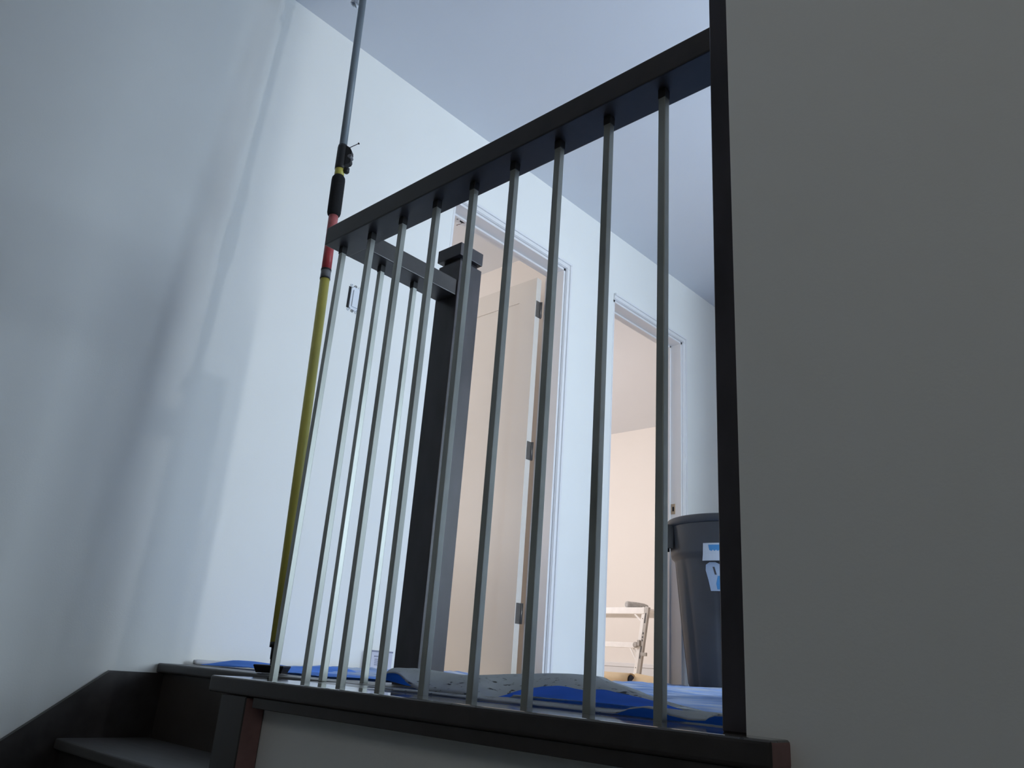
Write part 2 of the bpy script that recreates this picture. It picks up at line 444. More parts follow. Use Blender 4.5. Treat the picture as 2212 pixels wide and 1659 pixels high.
# ------------------------------------------------------------------ doorways
def casing(bm, y0, y1):
    """stepped casing around an opening on the hall face"""
    w_, t_ = 0.040, 0.010
    for (a, b, c, d) in ((y1, y1+w_, 0, DH), (y0, y1+w_, DH, DH+w_)):
        box(bm, XW, XW+t_, a, b, c, d, bev=0.002)
    for (a, b, c, d) in ((y1+w_-0.014, y1+w_, 0, DH+w_-0.014), (y0, y1+w_, DH+w_-0.014, DH+w_)):
        box(bm, XW+t_-0.001, XW+t_+0.007, a, b, c, d, bev=0.0015)
    for (a, b, c, d) in ((y1+0.003, y1+0.010, 0, DH+0.003), (y0, y1+0.01, DH+0.003, DH+0.010)):
        box(bm, XW+t_-0.001, XW+t_+0.004, a, b, c, d, bev=0.0015)
for k, (y0, y1) in enumerate((D1, D2)):
    d = thing('door_%d' % (k+1), (XW, (y0+y1)/2, 0), ('white framed doorway with its beige panel door swung open into the room' if k == 0
              else 'white framed doorway without a door, aluminium bench seen through it'), 'door', kind='structure')
    bm = bmesh.new(); casing(bm, y0, y1)
    obj('casing', bm, M['trim'], d)
    bm = bmesh.new(); j = 0.012
    box(bm, XB, XW+0.001, y0, y0+j, 0, DH); box(bm, XB, XW+0.001, y1-j, y1, 0, DH); box(bm, XB, XW+0.001, y0, y1, DH-j, DH)
    sx0, sx1 = XB+0.040, XB+0.052           # door stop
    box(bm, sx0, sx1, y0+j, y0+j+0.01, 0, DH-j); box(bm, sx0, sx1, y1-j-0.01, y1-j, 0, DH-j); box(bm, sx0, sx1, y0+j, y1-j, DH-j-0.01, DH-j)
    obj('jamb', bm, M['trim'], d)
    if k == 0:
        # leaf opened square into the room, shaker panel front
        ly1 = y1 - 0.028; ly0 = ly1 - 0.036; lx1 = XB - 0.012; lx0 = lx1 - 0.74; zt = 1.975; zb = 0.022
        bm = bmesh.new()
        box(bm, lx0, lx1, ly0+0.006, ly1, zb, zt, bev=0.0015)
        for a in ((lx0, lx0+0.115, zb, zt), (lx1-0.115, lx1, zb, zt), (lx0+0.115, lx1-0.115, zt-0.115, zt), (lx0+0.115, lx1-0.115, zb, zb+0.20)):
            box(bm, a[0], a[1], ly0, ly0+0.0065, a[2], a[3])
        leaf = obj('door_leaf', bm, M['door'], d)
        for zc in (1.80, 1.05, 0.295):
            bm = bmesh.new()
            box(bm, lx1-0.0005, lx1+0.0025, ly0+0.004, ly1+0.002, zc-0.045, zc+0.045, bev=0.001)
            tube(bm, (lx1+0.004, ly1+0.001, zc-0.045), (lx1+0.004, ly1+0.001, zc+0.045), 0.006, n=12)
            box(bm, lx1+0.004, XB+0.002, ly1-0.001, ly1+0.0015, zc-0.045, zc+0.045, bev=0.0008)
            for zz in (-0.03, 0, 0.03):
                lathe(bm, [(0.0035, 0), (0.0035, 0.001)], 10, axis_mt((lx1+0.0022, ly0+0.012+abs(zz)*0.2, zc+zz), (lx1+1, ly0+0.012, zc+zz)))
            obj('hinge', bm, M['hinge'], d, label='dark metal hinge on the door edge')
    else:
        bm = bmesh.new(); box(bm, XB+0.056, XB+0.084, y1-j-0.002, y1-j+0.001, 0.955, 1.015, bev=0.001)
        sp = obj('strike_plate', bm, M['brass'], d, label='small brass strike plate at latch height')
        bm = bmesh.new(); box(bm, XB+0.065, XB+0.077, y1-j-0.0026, y1-j-0.0015, 0.972, 0.997)
        o = obj('latch_hole', bm, M['dark_hole'], sp)

# ------------------------------------------------------------------ light switch without cover plate
sw = thing('light_switch', (XW, 1.54, 1.33), 'white rocker switch without cover plate in a dark wall cutout', 'light switch')
bm = bmesh.new(); box(bm, XW, XW+0.0015, 1.514, 1.570, 1.288, 1.376, bev=0.0006); obj('box_opening', bm, M['dark_hole'], sw)
bm = bmesh.new()
box(bm, XW+0.001, XW+0.004, 1.524, 1.5705, 1.290, 1.374, bev=0.002)
for zz, s in ((1.378, 1), (1.286, -1)):
    box(bm, XW+0.001, XW+0.0035, 1.530, 1.560, min(zz, zz-s*0.012), max(zz, zz-s*0.012)+0.002, bev=0.001)
obj('yoke', bm, M['rocker'], sw)
for zz in (1.383, 1.282):
    for yy in (1.524, 1.542, 1.560):
        bm = bmesh.new()
        mt = axis_mt((XW+0.002, yy, zz), (XW+1, yy, zz))
        rings = []
        for rr, h_ in ((0.0055, 0), (0.0055, 0.0015), (0.0032, 0.0015), (0.0032, 0)):
            rings.append([bm.verts.new(mt @ Vector((rr*math.cos(2*math.pi*i/14), rr*math.sin(2*math.pi*i/14), h_))) for i in range(14)])
        for a, b in zip(rings, rings[1:] + rings[:1]):
            for i in range(14): bm.faces.new((a[i], a[(i+1) % 14], b[(i+1) % 14], b[i]))
        obj('mounting_ear', bm, M['grey_ring'] if yy == 1.542 else M['rocker'], sw)
bm = bmesh.new()
box(bm, XW+0.0035, XW+0.0085, 1.533, 1.566, 1.297, 1.366, bev=0.002, seg=2)
obj('rocker', bm, M['rocker'], sw)

# ------------------------------------------------------------------ drilled hole with loose wires in the first head jamb
HB = (-2.428, 2.127); HZ = DH - 0.012
d1 = [o for o in COL.objects if o.name == 'door_1'][0]
bm = bmesh.new()
lathe(bm, [(0.0145, -0.0012), (0.0165, -0.0004), (0.0165, 0.0)], 28, Matrix.Translation((HB[0], HB[1], HZ)))
hole = obj('wire_hole', bm, M['dark_hole'], d1, label='dark round hole in the head jamb')
bm = bmesh.new(); box(bm, HB[0]-0.012, HB[0]+0.006, HB[1]-0.033, HB[1]-0.026, HZ-0.0008, HZ); obj('chip', bm, M['grey_ring'], hole)
for dx in (0, 0.006):
    bm = bmesh.new()
    pipe(bm, [(HB[0]+0.010+dx*0.4, HB[1]+0.002, HZ+0.001), (HB[0]+0.008+dx*0.5, HB[1]-0.001, HZ-0.008), (-2.442+dx*0.6, 2.118, 1.984), (-2.437+dx, 2.104, 1.974), (-2.432+dx, 2.090, 1.962-dx*0.5)], 0.0010)
    obj('wire', bm, M['wire'], d1, label='thin loose wire hanging from the jamb hole')

# ------------------------------------------------------------------ extension pole
PB = Vector((-1.8283, 1.135, 0.0)); PT = Vector((-2.0035, 1.1617, CZ))
PD = (PT - PB) / (PT.z - PB.z)
def P(z): return PB + PD * z
pole = thing('support_pole', tuple(PB), 'yellow and grey telescoping support pole leaning up to the ceiling by the left wall', 'pole')
def seg(name, m, z0, z1, r0, r1=None, n=24, label=None, parent=pole):
    bm = bmesh.new(); tube(bm, P(z0), P(z1), r0, r1, n); return obj(name, bm, m, parent, label=label)
# foot pad: tilted trapezoid plate
bm = bmesh.new()
e = Vector((0.72, -0.69, 0)).normalized(); g = Vector((0.69, 0.72, 0)).normalized()
c0 = PB + Vector((0, 0, 0.002))
vs = []
for (L, Wd, z) in ((0.038, 0.030, 0.0), (0.048, 0.036, 0.016), (0.047, 0.035, 0.018)):
    vs.append([bm.verts.new(c0 + e*a*L + g*b*Wd + Vector((0, 0, z))) for a, b in ((-1, -1), (1, -1), (1, 1), (-1, 1))])
for a, b in zip(vs, vs[1:]):
    for i in range(4): bm.faces.new((a[i], a[(i+1) % 4], b[(i+1) % 4], b[i]))
bm.faces.new(vs[0][::-1]); bm.faces.new(vs[-1])
obj('foot_pad', bm, M['black'], pole)
bm = bmesh.new()
beam(bm, P(0.018) - e*0.006, P(0.040), 0.010, 0.014)
tube(bm, P(0.034), P(0.066), 0.0085, n=16)
tube(bm, P(0.062), P(0.074), 0.0135, n=20)
obj('foot_stem', bm, M['black'], pole)
seg('lower_tube', M['yellow'], 0.074, 1.120, 0.0133, 0.0143, label='yellow tube')
bm = bmesh.new(); tube(bm, P(1.118), P(1.146), 0.0152); obj('ring', bm, M['grey_ring'], pole)
bm = bmesh.new(); tube(bm, P(1.144), P(1.149), 0.0158); obj('ring_edge', bm, M['black'], pole)
bm = bmesh.new(); tube(bm, P(1.115), P(1.119), 0.0158); obj('ring_edge', bm, M['black'], pole)
seg('red_label', M['red'], 1.147, 1.255, 0.0147, label='red printed label band')
seg('worn_label', M['red_pale'], 1.255, 1.352, 0.0148, label='faded pinkish label band')
bm = bmesh.new()
L = (P(1.495) - P(1.342)).length
lathe(bm, [(0.015, 0), (0.0195, 0.006), (0.0212, 0.014), (0.0215, 0.03), (0.0215, L-0.018), (0.0205, L-0.008), (0.016, L)], 28, axis_mt(P(1.342), P(1.495)))
obj('foam_grip', bm, M['foam'], pole, label='black foam grip')
seg('collar', M['yellow'], 1.494, 1.526, 0.0152, label='short yellow collar')
# clamp housing with trigger, button and pin lever
side = Vector((0.70, 0.50, 0)).normalized()     # towards the camera's right
bm = bmesh.new()
lathe(bm, [(0.0165, 0), (0.0168, 0.01), (0.0162, 0.085), (0.0150, 0.095)], 24, axis_mt(P(1.521), P(1.616)))
obj('clamp_body', bm, M['black'], pole)
# trigger housing as extruded outline in the (side, axis) plane
ax = PD.normalized(); nrm = side.cross(ax).normalized()
outl = [(0.008, 0.006), (0.012, 0.022), (0.026, 0.026), (0.033, 0.030), (0.036, 0.038), (0.035, 0.046), (0.029, 0.048), (0.027, 0.056), (0.031, 0.062), (0.036, 0.066), (0.035, 0.078), (0.029, 0.090), (0.018, 0.098), (0.004, 0.102), (0.0, 0.05)]
bm = bmesh.new(); base = P(1.512)
fa = [bm.verts.new(base + side*a + ax*b + nrm*0.009) for a, b in outl]; fb = [bm.verts.new(base + side*a + ax*b - nrm*0.009) for a, b in outl]
bm.faces.new(fa); bm.faces.new(fb[::-1])
for i in range(len(outl)):
    j = (i+1) % len(outl); bm.faces.new((fa[i], fb[i], fb[j], fa[j]))
obj('trigger_housing', bm, M['black'], pole)
bm = bmesh.new(); cpt = base + side*0.030 + ax*0.057
lathe(bm, [(0.006, -0.0105), (0.0075, -0.0095), (0.0075, 0.0095), (0.006, 0.0105)], 18, axis_mt(cpt, cpt + nrm))
obj('release_button', bm, M['grey_ring'], pole, label='grey round release button')
bm = bmesh.new(); k0 = base + side*0.022 + ax*0.004
lathe(bm, [(0.004, -0.008), (0.0085, -0.006), (0.0095, 0), (0.0085, 0.006), (0.004, 0.008)], 18, axis_mt(k0, k0 + nrm))
tube(bm, base + side*0.006 + ax*0.014, base + side*0.030 + ax*0.018 - ax*0.008, 0.006, n=12)
obj('thumb_knob', bm, M['black'], pole)
bm = bmesh.new(); a0 = base + side*0.020 + ax*0.096; a1 = base + side*0.052 + ax*0.114
tube(bm, a0, a1, 0.0013, n=8)
lathe(bm, [(0.001, -0.003), (0.0034, -0.001), (0.0036, 0.001), (0.0012, 0.003)], 12, axis_mt(a1, a1 + (a1-a0)))
obj('pin_lever', bm, M['black'], pole)
seg('upper_tube', M['tube'], 1.612, 2.385, 0.0126, 0.0122, label='grey steel tube')
bm = bmesh.new()
lathe(bm, [(0.014, 0), (0.016, 0.01), (0.035, 0.026), (0.036, 0.037)], 24, axis_mt(P(CZ-0.038), P(CZ)))
obj('head_pad', bm, M['black'], pole)
# crumpled clear plastic caught beside the pole head
random.seed(4)
bm = bmesh.new(); nu, nv = 14, 26; g2 = []
for j in range(nv+1):
    row = []
    for i in range(nu+1):
        u = i/nu; v = j/nv
        wdt = 0.012 + 0.050*v
        x = -2.026 + (u-0.5)*wdt + 0.010*math.sin(9*v+7*u) ; y = 1.150 + 0.016*math.sin(11*u+5*v) + 0.008*noise.noise(Vector((u*6, v*9, 2)))
        z = 2.262 + v*(CZ-2.263) + 0.008*math.sin(u*8)*(1-v)
        row.append(bm.verts.new((x, y, z)))
    g2.append(row)
for j in range(nv):
    for i in range(nu): bm.faces.new((g2[j][i], g2[j][i+1], g2[j+1][i+1], g2[j+1][i]))
o = obj('plastic_sheet', bm, M['plastic'], smooth=True)
md = o.modifiers.new('thickness', 'SOLIDIFY'); md.thickness = 0.0008
tag(o, 'crumpled white plastic scrap hanging from the ceiling beside the pole top', 'plastic sheet')

# ------------------------------------------------------------------ drop cloths
def lerp_table(tab, x):
    if x <= tab[0][0]: return tab[0][1]
    for (a, va_), (b, vb_) in zip(tab, tab[1:]):
        if x <= b:
            t = (x-a)/(b-a); t = t*t*(3-2*t); return va_ + (vb_-va_)*t
    return tab[-1][1]

def fbm(x, y, s, seed=0.0): return noise.noise(Vector((x*s, y*s, seed))) + 0.5*noise.noise(Vector((x*s*2.1, y*s*2.1, seed+5)))

# wide pale blue cloth over the hall floor
bm = bmesh.new(); nx, ny = 190, 230; g2 = []
for j in range(ny+1):
    row = []
    for i in range(nx+1):
        t = j/ny; xm = 0.95 if (1.2+4.7*t**1.5) < 3.3 else -1.18
        x = -2.325 + (xm+2.325)*i/nx
        yf = 1.46 if x < -1.35 else 1.46 - 0.26*min(1, (x+1.35)/0.35)
        if x > -0.40: yf = 1.68
        y = yf + (5.9-yf)*(t**1.5)
        s = max(0.0, min(1.0, (y-1.5)/1.8)); s = s*s*(3-2*s)
        near = min(1.0, (y-yf)/0.25)
        z = 0.0045 + 0.024*s + 0.013*near*(0.6+fbm(x, y*0.6, 2.2, 1.7)) + 0.009*near*fbm(x*0.5+y*0.3, y*2.0, 7.0, 9.1) + 0.003*near*fbm(x*0.8, y*2.2, 19.0, 3.1)
        rg = 1.0 - abs(noise.noise(Vector((x*1.1+0.35*y, y*1.3, 3.3)))*2.0); z += 0.014*max(0, rg-0.55)*near
        # ripple where it lies against the wall
        if x < -2.2: z += 0.012*(-2.2-x)/0.12*max(0, noise.noise(Vector((y*3, 0, 4)))+0.25)
        dx, dy = x+1.88, y-3.6; d = math.hypot(dx, dy)
        if d < 0.45: z = z + (0.027-z)*max(0.0, min(1.0, (0.45-d)/0.17))
        row.append(bm.verts.new((x, y, max(z, 0.002))))
    g2.append(row)
for j in range(ny):
    for i in range(nx): bm.faces.new((g2[j][i], g2[j][i+1], g2[j+1][i+1], g2[j+1][i]))
o = obj('drop_cloth', bm, M['pale_blue'], smooth=True)
tag(o, 'wide wrinkled pale blue drop cloth spread over the hall floor under the trash can', 'drop cloth')

# deep blue strip by the left wall
bm = bmesh.new(); nx, ny = 60, 24; g2 = []
top = [(1.20, 0.021), (1.30, 0.021), (1.36, 0.018), (1.44, 0.012), (1.50, 0.016), (1.56, 0.020), (1.62, 0.019), (1.66, 0.016), (1.70, 0.006), (1.75, 0.010), (1.9, 0.012)]
for j in range(nx+1):
    y0 = 1.19 + 0.80*j/nx
    row = []
    for i in range(ny+1):
        u = i/ny       # 0 at the wall, 1 at the front
        x = -2.30 + u*0.62
        y = y0 + 0.04*u*(1-j/nx) + 0.02*math.sin(u*5)*(1 if j == 0 else 0.3)
        zt = lerp_table(top, y0)
        zt *= min(1.0, 0.12 + max(0.0, y0-1.19)/0.07)
        z = 0.002 + (zt-0.002)*math.exp(-((u-0.12)/0.16)**2) + 0.003*(1+fbm(x, y, 9, 2))*min(1, u*3)
        row.append(bm.verts.new((x, y, max(z, 0.0015))))
    g2.append(row)
for j in range(nx):
    for i in range(ny): bm.faces.new((g2[j][i], g2[j][i+1], g2[j+1][i+1], g2[j+1][i]))
o = obj('drop_cloth', bm, M['blue_cloth'], smooth=True)
tag(o, 'deep blue drop cloth strip along the left wall behind the pole foot', 'drop cloth')

# dirty felt sheet along the landing edge with its front hem curling up
bm = bmesh.new(); nx, ny = 110, 26; g2 = []
hz = [(-1.20, 0.0015), (-0.70, 0.0015), (-0.677, 0.002), (-0.662, 0.006), (-0.643, 0.011), (-0.625, 0.0135), (-0.602, 0.0125), (-0.583, 0.007), (-0.562, 0.004), (-0.543, 0.005), (-0.523, 0.012), (-0.48, 0.016), (-0.42, 0.006), (-0.3, 0.004)]
for i in range(nx+1):
    x = -1.22 + 0.86*i/nx
    h0 = lerp_table(hz, x); yh = 0.957 + 0.003*math.sin(x*23) - (0.006 if h0 > 0.006 else 0)
    pts = [(yh+0.018, 0.0012, 1), (yh+0.010, h0*0.35, 1), (yh+0.003, h0*0.75, 1), (yh, h0, 1), (yh+0.004, h0+0.0022, 0), (yh+0.014, h0+0.0026, 0)]
    for k in range(1, 34):
        t = (k/33)**1.6; y = yh+0.014 + t*(1.37-yh)
        pts.append((y, (h0+0.0026)*(1-t)**6 + (1-(1-t)**6)*(0.0035 + max(0, min(1, (x+1.02)/0.14))*0.0085*math.sin(min(1, (y-yh)/0.05)*math.pi/2)*(1 - 0.45*min(1, max(0, (y-1.02)/0.15))) + 0.0025*fbm(x, y, 6, 7.7)*min(1, (y-yh)/0.08)), 0))
    g2.append([(bm.verts.new((x, y, max(z, 0.0012))), m_) for y, z, m_ in pts])
for a, b in zip(g2, g2[1:]):
    for k in range(len(a)-1):
        f = bm.faces.new((a[k][0], b[k][0], b[k+1][0], a[k+1][0])); f.material_index = 1 if a[k+1][1] and a[k][1] else 0
o = obj('drop_cloth', bm, [M['felt'], M['blue_lining']], smooth=True)
tag(o, 'dirty grey felt drop cloth lying flat along the landing edge behind the balusters', 'drop cloth')

# folded-over felt flap showing its blue backing
hem = [(-1.232, 1.002, 0.016), (-1.218, 1.0, 0.027), (-1.192, 1.0, 0.027), (-1.161, 1.0, 0.014), (-1.128, 1.0, 0.0045), (-1.062, 1.0, 0.004), (-1.005, 1.0, 0.004), (-0.952, 1.0, 0.0045), (-0.922, 1.0, 0.010), (-0.888, 1.0, 0.020), (-0.855, 1.0, 0.026), (-0.809, 1.0, 0.031), (-0.765, 1.0, 0.028), (-0.731, 1.0, 0.031), (-0.698, 1.0, 0.028), (-0.667, 1.0, 0.025), (-0.630, 1.003, 0.020), (-0.600, 1.006, 0.012)]
crest = [(-1.42, 1.16, 0.026), (-1.385, 1.15, 0.036), (-1.34, 1.15, 0.038), (-1.304, 1.15, 0.039), (-1.227, 1.15, 0.035), (-1.19, 1.15, 0.034), (-1.148, 1.15, 0.035), (-1.10, 1.15, 0.038), (-1.052, 1.15, 0.042), (-1.00, 1.15, 0.045), (-0.963, 1.15, 0.048), (-0.911, 1.15, 0.050), (-0.88, 1.15, 0.050), (-0.851, 1.15, 0.049), (-0.832, 1.15, 0.043), (-0.794, 1.15, 0.035), (-0.740, 1.12, 0.025), (-0.66, 1.08, 0.014)]
def catm(tab, u):
    n_ = len(tab)-1; s = u*n_; i = min(int(s), n_-1); t = s-i
    p0, p1, p2, p3 = (Vector(tab[max(i-1, 0)]), Vector(tab[i]), Vector(tab[i+1]), Vector(tab[min(i+2, n_)]))
    return 0.5*((2*p1) + (-p0+p2)*t + (2*p0-5*p1+4*p2-p3)*t*t + (-p0+3*p1-3*p2+p3)*t**3)
bm = bmesh.new(); nu = 150; g2 = []
EYE = 0.045
for i in range(nu+1):
    u = i/nu; H = catm(hem, u); Cc = catm(crest, u)
    w_ = max(0.0, min(1.0, (H.x+1.00)/0.12)); w_ = w_*w_*(3-2*w_)     # 0: upright fold at the left, 1: fold leaning back at the right
    G = Vector((H.x+0.012, 1.05, min(0.0075, H.z))) if w_ == 0 else None
    H0 = H.copy()
    kh = 1 + 0.12*w_; H = Vector((H.x*kh, H.y*kh, EYE-(EYE-H.z)*kh))
    kc = 1 + 0.075*w_; Cc = Vector((Cc.x*kc, Cc.y*kc, EYE-(EYE-Cc.z)*kc))
    Cc.z = max(Cc.z, H.z+0.001)
    GR = Vector((H0.x*1.0, H0.y*1.0, min(0.0125, H0.z)))
    GL = Vector((H0.x+0.012, 1.05, min(0.0075, H0.z)))
    G = GL.lerp(GR, w_)
    H.z += 0.0008*noise.noise(Vector((H.x*45, 0, 1))); H.y += 0.004*noise.noise(Vector((H.x*30, 3, 1)))
    row = []
    for k in range(0, 6):
        t = k/5; p = G.lerp(H, t); p.z += 0.002*w_*math.sin(math.pi*t) + 0.0006*noise.noise(Vector((p.x*25, p.y*25, 4)))*math.sin(math.pi*t)
        row.append((bm.verts.new(p), 1))
    for k in range(1, 11):
        t = k/10
        p = H.lerp(Cc, t); p.z = H.z+0.0022 + (Cc.z-H.z-0.0022)*math.sin(t*math.pi/2) + 0.0014*noise.noise(Vector((p.x*14, p.y*14, 8)))*math.sin(t*math.pi)
        row.append((bm.verts.new(p), 0))
    for k in range(1, 6):
        t = k/5; p = Cc + Vector((0.01*t, 0.075*t, 0)); p.z = Cc.z*math.cos(t*math.pi/2)**0.9 + 0.008*t if k < 5 else 0.008
        row.append((bm.verts.new(p), 0))
    g2.append(row)
for a, b in zip(g2, g2[1:]):
    for k in range(len(a)-1):
        f = bm.faces.new((a[k][0], b[k][0], b[k+1][0], a[k+1][0])); f.material_index = 1 if a[k+1][1] else 0
o = obj('drop_cloth', bm, [M['felt'], M['blue_lining']], smooth=True)
tag(o, 'white felt drop cloth folded over in waves with its bright blue backing showing', 'drop cloth')

for nm, (x0, x1, y0, y1), lb in (('floor_paper', (-4.6, XB-0.02, 0.75, 3.06), 'tan paper covering the floor of the first room under the open door'),
                                 ('floor_paper', (-5.6, XB-0.02, 3.30, 6.2), 'tan paper covering the floor of the second room under the bench')):
    bm = bmesh.new(); ng = 24; gg = []
    for j in range(ng+1):
        gg.append([bm.verts.new((x0+(x1-x0)*i/ng, y0+(y1-y0)*j/ng, 0.001+0.003*max(0, noise.noise(Vector((i*0.5, j*0.5, y0)))))) for i in range(ng+1)])
    for a, b in zip(gg, gg[1:]):
        for i in range(ng): bm.faces.new((a[i], a[i+1], b[i+1], b[i]))
    tag(obj(nm, bm, M['pale_paper'], smooth=True), lb, 'floor paper')

# rolled paper strip and small carton by the wall
bm = bmesh.new()
lathe(bm, [(0.0015, 0), (0.006, 0.0), (0.0075, 0.01), (0.0075, 0.12), (0.006, 0.13), (0.0015, 0.13)], 20, axis_mt((-2.312, 1.175, 0.0085), (-2.275, 1.33, 0.0085)))
o = obj('paper_strip', bm, M['paper_roll']); tag(o, 'short pale rolled paper strip at the left end of the blue cloth', 'paper roll')
ct = thing('carton', (-2.29, 1.86, 0), 'small pale carton with grey printing standing against the left wall', 'box')
bm = bmesh.new(); box(bm, -2.335, -2.300, 1.805, 1.900, 0.006, 0.082, bev=0.0015); obj('carton_body', bm, M['carton'], ct)
bm = bmesh.new(); box(bm, -2.336, -2.299, 1.804, 1.900, 0.078, 0.0835, bev=0.0005); obj('carton_lid', bm, M['carton_print'], ct)
bm = bmesh.new()
box(bm, -2.300, -2.2992, 1.818, 1.845, 0.062, 0.066)
for k in range(4): box(bm, -2.300, -2.2992, 1.822, 1.840 - 0.002*(k % 2), 0.035+0.006*k, 0.038+0.006*k)
obj('printing', bm, M['carton_print'], ct)

# ------------------------------------------------------------------ trash can
TX, TY, TZ = -1.88, 3.60, 0.030
can = thing('trash_can', (TX, TY, TZ), 'tall round charcoal plastic trash can standing on the blue cloth', 'trash can')
bm = bmesh.new()
n = 96; H0 = 0.766
prof = [(0.185, 0.0), (0.198, 0.006), (0.206, 0.025), (0.238, 0.30), (0.266, 0.575), (0.268, 0.585), (0.284, 0.600), (0.287, 0.612), (0.296, 0.735), (0.297, 0.750)]
rings = []
grooves = [math.radians(a) for a in (190, 216, 246, 285, 330, 20, 70, 120)]
for r, z in prof:
    ring = []
    for i in range(n):
        t = 2*math.pi*i/n; rr = r
        if 0.02 < z < 0.5:
            for a in grooves:
                d = abs((t-a+math.pi) % (2*math.pi)-math.pi)
                if d < math.radians(3): rr = r - 0.011
        ring.append(bm.verts.new((TX+rr*math.cos(t), TY+rr*math.sin(t), TZ+z)))
    rings.append(ring)
# open wall with inner skin
for r, z in ((0.288, 0.750), (0.250, 0.56), (0.188, 0.03)):
    rings.append([bm.verts.new((TX+r*math.cos(2*math.pi*i/n), TY+r*math.sin(2*math.pi*i/n), TZ+z)) for i in range(n)])
for a, b in zip(rings, rings[1:]):
    for i in range(n):
        f = bm.faces.new((a[i], a[(i+1) % n], b[(i+1) % n], b[i])); f.smooth = True
bm.faces.new(rings[0][::-1]); bm.faces.new(rings[-1])
obj('can_body', bm, M['can'], can)
bm = bmesh.new(); rr = []
for r, z in ((0.296, 0.738), (0.303, 0.742), (0.309, 0.750), (0.310, 0.768), (0.304, 0.776), (0.292, 0.776), (0.288, 0.768), (0.288, 0.745)):
    rr.append([bm.verts.new((TX+r*math.cos(2*math.pi*i/n), TY+r*math.sin(2*math.pi*i/n), TZ+z)) for i in range(n)])
for a, b in zip(rr, rr[1:] + rr[:1]):
    for i in range(n):
        f = bm.faces.new((a[i], a[(i+1) % n], b[(i+1) % n], b[i])); f.smooth = True
obj('rim', bm, M['can'], can)
for ang in (221, 41):
    t = math.radians(ang); rd = Vector((math.cos(t), math.sin(t), 0)); tg = Vector((-math.sin(t), math.cos(t), 0)); cc = Vector((TX, TY, TZ))
    bm = bmesh.new()
    for s in (-0.06, 0.06): beam(bm, cc+rd*0.288+tg*s+Vector((0, 0, 0.69)), cc+rd*0.318+tg*s+Vector((0, 0, 0.69)), 0.012, 0.115, bev=0.002)
    beam(bm, cc+rd*0.316-tg*0.066+Vector((0, 0, 0.688)), cc+rd*0.316+tg*0.066+Vector((0, 0, 0.688)), 0.008, 0.118, bev=0.003)
    obj('handle', bm, M['black'], can)
# torn stickers wrapped on the can's body
def sticker(poly_rows, m, rad_at, parent, off=0.0012, name='sticker'):
    """rows: (z, angle0, angle1)"""
    bm = bmesh.new(); g3 = []
    for z, a0, a1 in poly_rows:
        g3.append([bm.verts.new((TX+(rad_at(z)+off)*math.cos(math.radians(a0+(a1-a0)*k/8)), TY+(rad_at(z)+off)*math.sin(math.radians(a0+(a1-a0)*k/8)), TZ+z)) for k in range(9)])
    for a, b in zip(g3, g3[1:]):
        for k in range(8): bm.faces.new((a[k], a[k+1], b[k+1], b[k]))
    o = obj(name, bm, m, parent); 
    return o
def rad(z):
    for (r0, z0), (r1, z1) in zip(prof, prof[1:]):
        if z0 <= z <= z1: return r0 + (r1-r0)*(z-z0)/(z1-z0)
    return 0.29
A0 = 271.5
o = sticker([(0.560, A0, A0+26), (0.590, A0+0.5, A0+26), (0.635, A0+1, A0+26), (0.640, A0+1, A0+26)], M['label_white'], lambda z: max(rad(z), 0.2865), can); o['label'] = 'torn pale blue and white sticker under the rim'
sticker([(0.604, A0+7, A0+26), (0.632, A0+6, A0+26)], M['label_blue'], lambda z: max(rad(z), 0.2865), o, 0.0018, 'sticker_print')
o = sticker([(0.428, A0+5, A0+26), (0.475, A0+3, A0+26), (0.52, A0+0.5, A0+22), (0.545, A0+1, A0+16), (0.556, A0+5, A0+11)], M['label'], rad, can); o['label'] = 'torn light blue sticker on the side'
sticker([(0.435, A0+12, A0+26), (0.46, A0+11, A0+26), (0.495, A0+13, A0+22)], M['label_blue'], rad, o, 0.0019, 'sticker_print')
sticker([(0.50, A0+10, A0+12), (0.535, A0+8, A0+10)], M['ink'], rad, o, 0.0019, 'sticker_print')

for o in COL.objects:       # sub-parts of parts: cancel the doubled parent offset
    pass

# ------------------------------------------------------------------ second room: bench, roller, paper
BY = 5.0
bench = thing('work_bench', (-3.75, BY+0.15, 0), 'aluminium folding work bench with slanted legs inside the second room', 'bench')
HT = 0.552
bm = bmesh.new(); box(bm, -4.20, -3.295, BY-0.005, BY+0.03, HT-0.046, HT, bev=0.003); box(bm, -4.20, -3.295, BY+0.03, BY+0.30, HT-0.012, HT-0.002); box(bm, -4.20, -3.295, BY+0.30, BY+0.33, HT-0.046, HT, bev=0.003)
obj('platform', bm, M['alum'], bench)
def leg(xt, xb, y, s):
    bm = bmesh.new()
    beam(bm, (xb, y, 0.0), (xt, y, HT+0.001), 0.030, 0.026, 0, 0.002, up=(0, 1, 0))
    beam(bm, (xb+s*0.026, y-0.004, 0.0), (xt+s*0.026, y-0.004, HT+0.004), 0.026, 0.030, 1, 0.002, up=(0, 1, 0))
    for f_ in ((0.93, 0.80), (0.69, 0.66), (0.64, 0.615), (0.60, 0.575), (0.52, 0.36)):
        a = Vector((xb+s*0.026, y-0.0195, 0)).lerp(Vector((xt+s*0.026, y-0.0195, HT)), f_[0]); b = Vector((xb+s*0.026, y-0.0195, 0)).lerp(Vector((xt+s*0.026, y-0.0195, HT)), f_[1])
        beam(bm, a, b, 0.010, 0.002, 2, 0.0005, up=(0, 1, 0))
    for f_ in (0.95, 0.86, 0.25, 0.16):
        a = Vector((xb, y-0.013, 0)).lerp(Vector((xt, y-0.013, HT)), f_)
        lathe(bm, [(0.003, 0), (0.003, 0.002)], 8, axis_mt(a, a-Vector((0, 1, 0))), 2)
    obj('leg', bm, [M['alum'], M['alum_web'], M['ink']], bench)
